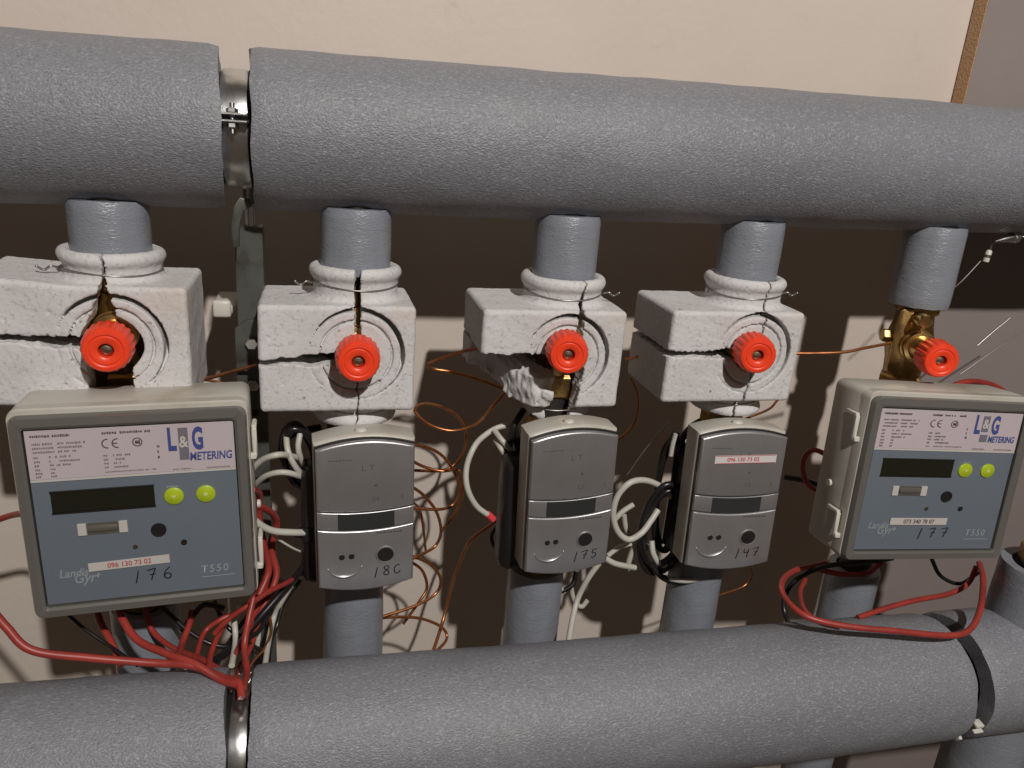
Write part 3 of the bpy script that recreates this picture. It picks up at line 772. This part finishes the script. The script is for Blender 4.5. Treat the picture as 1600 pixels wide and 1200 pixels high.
def mrot(roll, pitch, yaw): return (R(pitch), R(roll), R(yaw))     # YXZ order
big_meter((-.1101, .4700, -.2432), mrot(-1.17, -2.9, 2.27), 'left square heat meter with blue panel numbered 176', '176', '096 130 73 02', 'ink_red', 1, (.997, 1, .997), R(-1.5), False)
big_meter((.4805, .4550, -.2400), mrot(2.31, -5.13, -2.07), 'right square heat meter with blue panel numbered 177', '177', '073 340 78 07', 'ink_dark', -1, (1.125, 1, 1.007), R(0), True)

# ------------------------------------------------------------------ compact heat meters
def small_meter(loc, rot, label, number, scale, sticker=None):
    t = thing('heat_meter', label, 'heat meter', loc, rot, 'compact grey heat meters', scale)
    W, Hh = .0685, .1105
    def arcf(u, amp): return amp * (1 - (2 * u - 1) ** 2)
    N_ = 14
    def edge(v, amp, rev=False, ins=0.0):
        L_ = [((u - .5) * (W - ins), (.5 - v) * Hh + arcf(u, amp)) for u in [k / N_ for k in range(N_ + 1)]]
        return L_[::-1] if rev else L_
    # beige back box, wider than the face
    ob = [(a * 1.035, b + .0030) for a, b in edge(0, .0058)] + [(a * 1.03, b - .0015) for a, b in edge(1, -.0055, True)]
    obj('back_box', *prism(ob, .0035, .027, .0030, 3, True), 'beige_plastic', t, sharp=40)
    md = [(a * 1.01, b + .0012) for a, b in edge(0, .0056)] + [(a * 1.01, b - .0006) for a, b in edge(1, -.0055, True)]
    obj('seam_gasket', *prism(md, .0016, .006, 0), 'black_plastic', t, smooth=False)
    g1, g2 = .432, .560; gp = .0038
    up_ = edge(0, .0056) + edge(g1 - gp, -.0030, True)
    obj('upper_cover', *prism(up_, -.0018, .004, .0020, 4), 'face_silver', t, sharp=35)
    md2 = edge(g1 + gp, -.0030) + edge(g2 - gp, -.0034, True)
    obj('display_band', *prism(md2, -.0012, .004, .0007, 3), 'face_silver', t, sharp=35)
    lw = edge(g2 + gp, -.0034) + edge(1, -.0055, True)
    obj('lower_cover', *prism(lw, -.0016, .004, .0016, 4), 'face_silver', t, sharp=35)
    def U(u, v, y=-.0018): return ((u - .5) * W, y, (.5 - v) * Hh)
    lc = [((u - .5) * W, (.5 - (.440)) * Hh + arcf(u, -.0030)) for u in [.21 + .585 * k / 8 for k in range(9)]] + [((u - .5) * W, (.5 - (.553)) * Hh + arcf(u, -.0034)) for u in [.795 - .585 * k / 8 for k in range(9)]]
    obj('display', *prism(lc, -.00125, .001, 0), 'lcd_grey', t, smooth=False)
    obj('button', *lathe([(.0058, -.0003), (.0058, .0004), (.0052, .0006), (.0001, .0006)], 36, 'Y'), 'black_plastic', t, U(.700, .785, -.0016), sharp=40)
    obj('button_rim', *lathe([(.0059, .0), (.0059, .0007), (.0066, .0009), (.0073, .0)], 40, 'Y'), 'face_silver', t, U(.700, .785, -.0016), sharp=60)
    for u in (.245, .345): obj('optical_eye', *lathe([(.0021, 0), (.0021, .0005), (.0013, .0006), (.0001, .0003)], 18, 'Y'), 'black_plastic', t, U(u, .778, -.0016), sharp=40)
    P = [Vector(U(.275 + .19 * math.cos(R(a)), .815 + .115 * math.sin(R(a)) * 1.0, -.0016)) for a in range(160, 19, -7)]
    rr = [.00030 + .0010 * math.sin(PI * k / (len(P) - 1)) for k in range(len(P))]
    obj('alignment_ridge', *tube_geo(P, rr, 8), 'face_silver', t)
    # printed marks on the upper cover
    txt('L', .0062, 'face_print', t, U(.455, .155, -.0019), .0, 0, name='printed_mark'); txt('T', .0062, 'face_print', t, U(.535, .155, -.0019), .0, 0, name='printed_mark')
    obj('printed_mark', *lathe([(.0012, 0), (.0001, .0001)], 12, 'Y'), 'face_print', t, U(.60, .265), smooth=False)
    txt('CE', .0044, 'face_print', t, U(.56, .375, -.0019), name='printed_mark'); txt('c', .0052, 'face_print', t, U(.86, .365, -.0019), name='printed_mark')
    g = random.Random(number)
    gs = [box((*U(.62 + k * .035, .615)[:1], -.0018, U(0, .615)[2]), (.0018, .0001, .0013)) for k in range(8)]
    obj('printed_line', *merge(*gs), 'face_print', t, smooth=False)
    gs = [box((*U(.14 + k * .035, .075)[:1], -.0018, U(0, .075)[2]), (.0017, .0001, .0009)) for k in range(7)]
    obj('printed_line', *merge(*gs), 'face_print', t, smooth=False)
    handwriting(number, .0078, t, U(.560, .950, -.00175), R(3), .98, wid=.00042)
    obj('seal_blob', *xf(lathe([(.004, 0), (.0046, .0012), (.003, .0024), (.0001, .0026)], 14), Matrix.Translation((-.002, .012, Hh / 2 + .0078))), 'clip_white', t)
    if sticker:
        sk = obj('sticker', *box((0, 0, 0), (.72 * W, .0002, .062 * Hh)), 'paper', t, U(.53, .160, -.0021), smooth=False); sk.rotation_euler = (0, R(-.6), 0)
        txt(sticker, .0048, 'ink_red', sk, (-.002, -.0003, -.0016), .00008, 0, 'CENTER', .92)
        gs = [box((0, -.00025, s * .0031), (.70 * W, .0001, .0004)) for s in (-1, 1)]
        obj('sticker_border', *merge(*gs), 'ink_red', sk, smooth=False)
    return t
small_meter((.0315, .4950, -.2681), mrot(-.9, -.7, 2.2), 'compact grey heat meter numbered 180, leftmost of the three', '180', (1, 1, .975))
small_meter((.1857, .4950, -.2660), mrot(-1.9, 1.0, 2.1), 'compact grey heat meter numbered 175 under the broken foam jacket', '175', (.995, 1, 1))
small_meter((.3275, .4950, -.2710), mrot(-.1, -2.9, -3.1), 'compact grey heat meter with a white sticker on its upper cover', '147', (1.075, 1, 1), '096 130 73 02')

# ------------------------------------------------------------------ cables and capillary tubes
def cab(mt, r, pts, label, group, name, cat, **k): return cable(name, mt, r, pts, label, cat, group, **k)
RC = lambda pts, label, r=.0026: cab('red_cable', r, pts, label, 'red sensor cables', 'red_cable', 'cable')
RC([(-60, 900, .47), (-20, 945, .46), (10, 980, .455), (50, 1016, .45), (140, 1028, .45), (240, 1036, .45), (300, 1040, .445), (345, 1058, .440), (372, 1066, .43), (378, 1090, .42)], 'red cable sweeping in from the left edge under the left square meter')
RC([(178, 940, .500), (190, 965, .485), (215, 1000, .47), (262, 1022, .455), (305, 1038, .445), (345, 1062, .436), (372, 1070, .428)], 'red cable curving from under the left square meter to the clamp')
RC([(150, 950, .53), (158, 975, .52), (175, 1005, .505), (190, 1040, .49)], 'short dull red cable hanging under the left square meter', .0024)
RC([(300, 955, .52), (296, 975, .51), (285, 1005, .495), (278, 1030, .47)], 'short red cable dropping behind the left square meter', .0023)
RC([(352, 975, .50), (340, 995, .49), (330, 1020, .475), (326, 1045, .455)], 'short red cable left of the crossing black cable', .0020)
RC([(500, 880, .55), (470, 897, .54), (446, 912, .52), (420, 924, .505), (390, 945, .49), (360, 965, .49), (335, 990, .49)], 'red cable slanting down from the right of the left square meter', .0020)
RC([(396, 935, .485), (388, 970, .475), (382, 1010, .465), (386, 1050, .445), (380, 1075, .425)], 'red cable dropping straight down into the clamp gap', .0022)
RC([(393, 765, .50), (405, 772, .52), (404, 800, .53), (412, 850, .53), (420, 890, .53), (405, 930, .52)], 'dark red cable looping down the right side of the left square meter', .0026)
RC([(390, 790, .52), (415, 795, .535), (432, 815, .55), (425, 860, .55), (432, 900, .545), (410, 950, .53), (385, 985, .51)], 'second dark red cable looping beside the left square meter', .0026)
RC([(408, 830, .55), (420, 870, .55), (415, 915, .54), (395, 965, .52), (370, 1020, .48)], 'red cable hidden deepest in the bundle beside the left square meter', .0022)
RC([(40, 802, .52), (15, 806, .54), (-30, 822, .55)], 'short red cable at the left edge beside the left square meter', .0022)
RC([(1290, 880, .53), (1246, 890, .50), (1224, 905, .475), (1224, 930, .455), (1258, 962, .432), (1320, 978, .420), (1400, 986, .412), (1480, 993, .408), (1515, 984, .412), (1532, 950, .43), (1536, 905, .46), (1530, 880, .48)], 'long red cable looping below the right square meter', .0025)
RC([(1258, 905, .50), (1250, 925, .48), (1256, 952, .45), (1280, 972, .432), (1310, 980, .428)], 'short red cable inside the loop below the right square meter', .0022)
RC([(1340, 965, .455), (1385, 950, .46), (1430, 938, .465), (1482, 928, .475), (1512, 912, .485), (1526, 885, .49)], 'red cable end lying across the branch pipe under the right square meter', .0023)
RC([(1470, 630, .55), (1484, 606, .55), (1520, 596, .56), (1560, 606, .57), (1585, 630, .58)], 'red cable arching over the top of the right square meter', .0028)
RC([(1300, 715, .53), (1272, 703, .53), (1257, 715, .53), (1255, 740, .53), (1268, 762, .53), (1300, 770, .53)], 'small red cable loop left of the right square meter', .0022)
RC([(1375, 880, .50), (1355, 895, .51), (1320, 898, .51), (1280, 890, .515)], 'dark red cable tucked under the left corner of the right square meter', .0026)

RC([(225, 945, .53), (238, 985, .52), (270, 1012, .50), (315, 1030, .475), (352, 1052, .455)], 'red cable running behind the front red cables under the left square meter', .0020)
RC([(420, 880, .545), (404, 925, .53), (372, 955, .515), (345, 968, .51), (318, 990, .505), (305, 1035, .475)], 'red cable bending left across the pale cable above the clamp', .0019)
RC([(430, 905, .55), (408, 962, .535), (392, 1010, .51), (374, 1045, .48), (366, 1075, .44)], 'red cable running down right behind the cable into the clamp gap', .0020)
WC = lambda pts, label, r=.0024: cab('white_cable', r, pts, label, 'white sensor cables', 'white_cable', 'cable')
WC([(384, 765, .53), (390, 740, .53), (408, 720, .525), (432, 711, .52), (452, 712, .53), (480, 720, .55)], 'white cable arching over beside the compact meter numbered 180', .0023)
WC([(396, 760, .54), (415, 744, .53), (440, 738, .525), (465, 743, .53), (490, 755, .55)], 'lower white cable arch beside the compact meter numbered 180', .0022)
WC([(447, 680, .54), (450, 705, .53), (462, 730, .53), (480, 750, .54)], 'white cable hooking down inside the black coil left of meter 180', .0022)
WC([(470, 672, .54), (466, 700, .535), (474, 725, .54), (490, 745, .55)], 'white cable nearest the side of the compact meter numbered 180', .0022)
WC([(388, 798, .51), (400, 815, .51), (425, 829, .515), (458, 832, .52), (478, 832, .525)], 'white cable running from the left square meter into a black ferrule', .0026)
WC([(395, 805, .52), (425, 835, .525), (455, 855, .53), (480, 866, .54)], 'thin white wire sagging below the black ferrule', .0009)
WC([(455, 915, .55), (440, 940, .55), (428, 965, .55), (420, 1000, .53), (414, 1040, .50)], 'grey white cable dropping right of the red cable bundle', .0022)
WC([(400, 960, .55), (404, 990, .55), (400, 1020, .53)], 'short white cable among the red cables above the clamp', .0020)
WC([(372, 948, .51), (366, 965, .51), (368, 1000, .50), (362, 1040, .47)], 'pale cable close to the steel strut below the left square meter', .0022)
WC([(806, 664, .565), (778, 668, .565), (754, 683, .56), (740, 700, .55), (729, 730, .545), (730, 762, .54), (744, 790, .54), (766, 807, .54)], 'white cable arc with a red tip left of meter 175', .0024)
WC([(772, 672, .56), (786, 690, .55), (806, 712, .55)], 'upper short white cable beside the top corner of meter 175', .0023)
WC([(774, 688, .56), (783, 702, .55), (796, 722, .55)], 'lower short white cable beside the top corner of meter 175', .0021)
WC([(936, 880, .53), (918, 905, .53), (903, 935, .53), (895, 965, .52), (888, 1005, .50)], 'long white cable falling from under meter 175', .0025)
WC([(870, 895, .54), (866, 910, .55), (875, 918, .55), (882, 925, .55)], 'white cable hook under the middle of meter 175', .0020)
WC([(905, 885, .56), (893, 905, .57), (896, 935, .57), (908, 948, .57), (918, 938, .57)], 'white cable curl behind the cable falling from meter 175', .0022)
WC([(1060, 800, .55), (1050, 778, .545), (1035, 762, .54), (1010, 751, .535), (985, 754, .53), (965, 775, .53), (958, 803, .53), (965, 830, .53), (982, 843, .53), (1002, 833, .53), (1016, 815, .535), (1028, 797, .54)], 'large white cable loop between meter 175 and the stickered meter', .0027)
WC([(958, 815, .55), (972, 800, .55), (990, 788, .55)], 'short white cable crossing the large white loop', .0024)
WC([(975, 805, .56), (978, 825, .56), (988, 842, .56), (1012, 854, .555)], 'short white cable inside the large white loop', .0024)
WC([(1018, 845, .545), (1021, 866, .54), (1033, 883, .54), (1048, 878, .545)], 'white cable hook below the black coil', .0026)
WC([(945, 872, .53), (962, 881, .53), (992, 887, .535)], 'white cable stub at the lower right corner of meter 175', .0026)
WC([(950, 868, .55), (968, 855, .55), (990, 850, .55), (1010, 858, .55)], 'white cable arch just right of meter 175', .0022)
WC([(992, 852, .55), (984, 872, .55), (980, 890, .55)], 'white cable end pointing down right of meter 175', .0025)
WC([(1030, 900, .54), (1062, 907, .53), (1090, 905, .53), (1112, 893, .535), (1125, 880, .54)], 'upper white cable passing under the stickered meter', .0024)
WC([(1080, 914, .535), (1105, 910, .53), (1128, 899, .535), (1140, 885, .54)], 'lower white cable passing under the stickered meter', .0024)
WC([(1056, 678, .54), (1051, 695, .54), (1048, 712, .54)], 'short white cable beside the top corner of the stickered meter', .0020)
WC([(545, 925, .54), (558, 930, .535), (575, 926, .54)], 'white cable end peeking out under meter 180', .0018)
t = cable('cable_tip', 'pink_tip', .0030, [(762, 803, .54), (767, 808, .54), (771, 812, .54)], 'bright red tip cap on the white cable left of meter 175', 'cable tip')

BC = lambda pts, label, r=.0028: cab('black_cable', r, pts, label, 'black cables', 'black_cable', 'cable')
BC([(482, 838, .53), (482, 862, .53), (470, 890, .53), (445, 920, .53), (410, 960, .52), (375, 1000, .51), (340, 1030, .49), (310, 1050, .46)], 'thick black cable curving down from the black ferrule', .0030)
def coil(cx, cy, rx, ry, Y, turns, tilt, seed):
    g = random.Random(seed); P = []
    for k in range(turns * 12 + 1):
        a = 2 * PI * k / 12 + g.uniform(-.1, .1); s = 1 + .10 * math.sin(k * .7 + seed) + g.uniform(-.03, .03)
        ca, sa = math.cos(a) * rx * s, math.sin(a) * ry * s
        P.append((cx + ca * math.cos(tilt) - sa * math.sin(tilt), cy + ca * math.sin(tilt) + sa * math.cos(tilt), Y + .0035 * (k / 12) + .004 * math.sin(a)))
    return P
cable('black_cable', 'black_cable', .0027, coil(1037, 825, 32, 66, .535, 7, .25, 3), 'coil of black cable hanging left of the stickered meter', 'cable', 'black cables', n=4)
cable('black_cable', 'black_cable', .0026, coil(468, 712, 24, 46, .540, 5, -.25, 5), 'coil of black cable hanging left of meter 180', 'cable', 'black cables', n=4)
cable('black_cable', 'black_cable', .0022, coil(796, 770, 13, 92, .553, 3, .08, 8), 'long black cable coil hanging left of meter 175', 'cable', 'black cables', n=4)
cable('black_cable', 'black_cable', .0024, coil(1046, 770, 20, 86, .548, 5, .12, 11), 'slim coil of black cable tucked close to the side of the stickered meter', 'cable', 'black cables', n=4)
BC([(1100, 655, .555), (1080, 668, .545), (1064, 690, .545), (1056, 730, .55), (1050, 780, .555)], 'black cable falling along the left side of the stickered meter', .0030)
BC([(1015, 880, .54), (1035, 902, .535), (1060, 910, .535), (1100, 902, .54), (1130, 885, .545)], 'black cable sagging under the stickered meter', .0026)
BC([(818, 640, .56), (803, 665, .552), (795, 700, .552), (790, 740, .555)], 'black cable falling beside the broken foam jacket', .0030)
BC([(500, 668, .555), (478, 672, .55), (455, 680, .55), (440, 700, .55)], 'short black cable bending over beside the top of meter 180', .0028)
BC([(1225, 745, .56), (1262, 752, .55), (1300, 766, .54)], 'black cable entering the left side of the right square meter', .0026)
BC([(1395, 872, .50), (1340, 880, .505), (1290, 885, .51), (1245, 905, .51), (1225, 935, .51), (1228, 965, .50), (1240, 985, .48)], 'black cable looping left from under the right square meter', .0022)
BC([(1455, 872, .50), (1470, 900, .495), (1500, 912, .49), (1528, 895, .495)], 'black cable hanging in a short loop under the right square meter', .0018)
BC([(415, 905, .54), (395, 950, .53), (370, 985, .52), (348, 1020, .50), (335, 1050, .46)], 'thin black cable crossing behind the red cables', .0016)
BC([(350, 950, .51), (320, 945, .515), (300, 965, .52), (285, 985, .52)], 'black cable under the right corner of the left square meter', .0022)
BC([(100, 955, .51), (135, 985, .50), (180, 1015, .49), (215, 1040, .47)], 'thin dark wire slanting down under the left square meter', .0012)
BC([(440, 905, .55), (418, 940, .545), (398, 985, .535), (388, 1030, .50), (384, 1070, .46)], 'black cable dropping right of the clamp among the red cables', .0020)
BC([(335, 940, .515), (352, 975, .515), (382, 1000, .51), (412, 1015, .52), (430, 985, .54), (440, 950, .55)], 'black cable slung low across the red cable bundle', .0018)
BC([(470, 905, .56), (440, 950, .555), (425, 1000, .54), (420, 1050, .50)], 'rearmost black cable falling left of the second branch pipe', .0018)
BC([(805, 800, .565), (782, 818, .57), (768, 838, .575), (778, 858, .575), (806, 850, .57)], 'small loop of black cable by the red tipped white cable', .0020)
BC([(860, 893, .55), (845, 912, .55), (865, 926, .55), (893, 915, .55), (900, 893, .555)], 'black cable sagging under the meter below the broken jacket', .0022)
BC([(250, 945, .525), (300, 990, .51), (350, 1010, .505), (400, 990, .52), (425, 950, .54)], 'black cable sagging in a shallow bow below the left square meter', .0018)
fe = thing('cable_ferrule', 'small black ferrule where a white cable ends beside meter 180', 'ferrule', at(481, 832, .528))
obj('sleeve', *box((0, 0, 0), (.0085, .012, .0125), .0015, 2), 'black_plastic', fe, sharp=40)
obj('cable_gland', *xf(lathe([(.0030, -.004), (.0042, 0), (.0042, .003)], 18, 'X'), Matrix.Translation((-.006, 0, 0))), 'black_plastic', fe, sharp=40)

CC = lambda pts, label, r=.00135: cab('copper', r, pts, label, 'copper capillary tubes', 'capillary_tube', 'tube')
CC([(306, 597, .57), (330, 590, .565), (365, 580, .56), (402, 570, .55)], 'copper capillary joining the two left foam jackets')
CC([(312, 592, .585), (345, 598, .59), (375, 608, .59), (410, 622, .59)], 'second copper capillary splitting off left of the second foam jacket', .0011)
CC([(752, 543, .545), (720, 550, .56), (690, 560, .575), (669, 569, .58), (676, 576, .585), (705, 581, .585), (740, 590, .59), (785, 606, .592)], 'copper capillary bent in a sharp turn left of the broken foam jacket')
CC([(800, 600, .60), (772, 632, .60), (752, 656, .585), (735, 667, .575), (705, 673, .57), (672, 664, .575), (652, 648, .585), (650, 636, .595), (668, 631, .60), (700, 640, .605), (722, 660, .61), (728, 690, .615), (716, 720, .615), (690, 735, .61), (645, 735, .60)], 'wide copper capillary loop under the broken foam jacket')
CC([(640, 694, .56), (668, 699, .57), (692, 713, .575), (710, 738, .58), (718, 765, .585), (708, 788, .585), (685, 796, .58), (640, 793, .575)], 'largest copper capillary loop right of meter 180')
CC([(640, 718, .585), (662, 729, .59), (690, 736, .59), (714, 734, .588), (722, 745, .588), (722, 775, .59), (712, 800, .595), (690, 830, .60)], 'copper capillary running right from behind meter 180')
CC([(640, 758, .57), (662, 774, .575), (682, 800, .58), (689, 830, .58), (680, 853, .58), (655, 868, .57), (635, 876, .565)], 'second copper capillary loop right of meter 180')
CC([(635, 778, .59), (655, 795, .595), (662, 830, .60), (665, 860, .60)], 'copper capillary hanging close behind the edge of meter 180', .0011)
CC([(640, 868, .57), (670, 880, .575), (688, 903, .58), (682, 926, .58), (650, 946, .57), (590, 966, .56)], 'copper capillary loop at the lower right corner of meter 180')
CC([(640, 876, .585), (660, 892, .59), (667, 918, .59), (655, 940, .585), (630, 975, .58)], 'inner copper capillary at the lower right corner of meter 180')
CC([(588, 966, .565), (625, 964, .57), (660, 967, .575), (690, 980, .575), (698, 998, .57), (680, 1018, .55), (655, 1030, .53)], 'lowest copper capillary bending down behind the bottom pipe')
CC([(800, 790, .575), (770, 818, .585), (735, 845, .595), (716, 885, .60), (706, 915, .60), (692, 970, .59), (676, 1020, .56)], 'straight dark copper capillary falling between meters 180 and 175', .0016)
CC([(380, 1055, .47), (398, 1030, .50), (414, 1012, .52), (424, 985, .535), (420, 955, .55)], 'short copper capillary curling up beside the clamp gap', .0011)
CC([(975, 562, .56), (1005, 555, .57), (1045, 547, .56)], 'short copper capillary joining the two right foam jackets', .0012)
CC([(985, 590, .60), (996, 615, .60), (996, 645, .60), (985, 670, .60), (962, 690, .595)], 'dark copper capillary arc right of the broken foam jacket', .0012)
CC([(1236, 552, .545), (1275, 552, .540), (1320, 550, .535), (1350, 544, .535), (1392, 536, .538)], 'copper capillary from the right foam jacket to the bare brass valve')
CC([(1165, 875, .57), (1175, 898, .575), (1162, 916, .575), (1130, 928, .57), (1100, 938, .565), (1070, 948, .562)], 'thin copper capillary curl below the stickered meter', .0010)
CC([(1160, 656, .565), (1200, 640, .57), (1215, 625, .58)], 'short copper capillary under the rightmost foam jacket', .0011)
SW = lambda pts, label, r=.0006: cab('steel_wire', r, pts, label, 'thin loose wires', 'seal_wire', 'wire')
SW([(1490, 450, .55), (1505, 437, .552), (1532, 408, .555)], 'thin wire running from the right foam sleeve up to a lead seal')
SW([(1527, 540, .59), (1550, 520, .59), (1578, 497, .59)], 'upper short thin wire at the right edge', .0008)
SW([(1500, 585, .60), (1550, 550, .60), (1620, 505, .60)], 'lower thin wire at the right edge')
SW([(1045, 660, .60), (1010, 700, .60), (980, 742, .60)], 'thin wire slanting between meter 175 and the stickered meter')
SW([(1545, 398, .555), (1552, 380, .553), (1575, 372, .55), (1600, 370, .545)], 'thin wire from the lead seal to the top main pipe', .0009)
ls = thing('lead_seal', 'small pale lead seal hanging on a thin wire at the right', 'seal', at(1543, 400, .555))
obj('plug', *xf(lathe([(.0018, -.0055), (.0026, -.005), (.0026, .004), (.0015, .0055)], 14), Matrix.Rotation(.1, 4, 'Y')), 'clip_white', ls, sharp=40)
obj('crimp', *xf(lathe([(.0029, -.0012), (.0029, .0012)], 14), Matrix.Rotation(.1, 4, 'Y')), 'screw_metal', ls, sharp=40)
ft = thing('wire_fitting', 'small pale metal fitting under the top main pipe at the right edge', 'fitting', at(1572, 373, .548))
obj('cone', *xf(lathe([(.0008, -.011), (.0022, -.004), (.0040, .004), (.0040, .006)], 16, 'X'), Matrix.Rotation(R(-14), 4, 'Y')), 'zinc', ft, sharp=40)
obj('nut', *xf(hexnut(.0058, .006, .012, 'X'), Matrix.Rotation(R(-14), 4, 'Y')), 'zinc', ft, sharp=30)
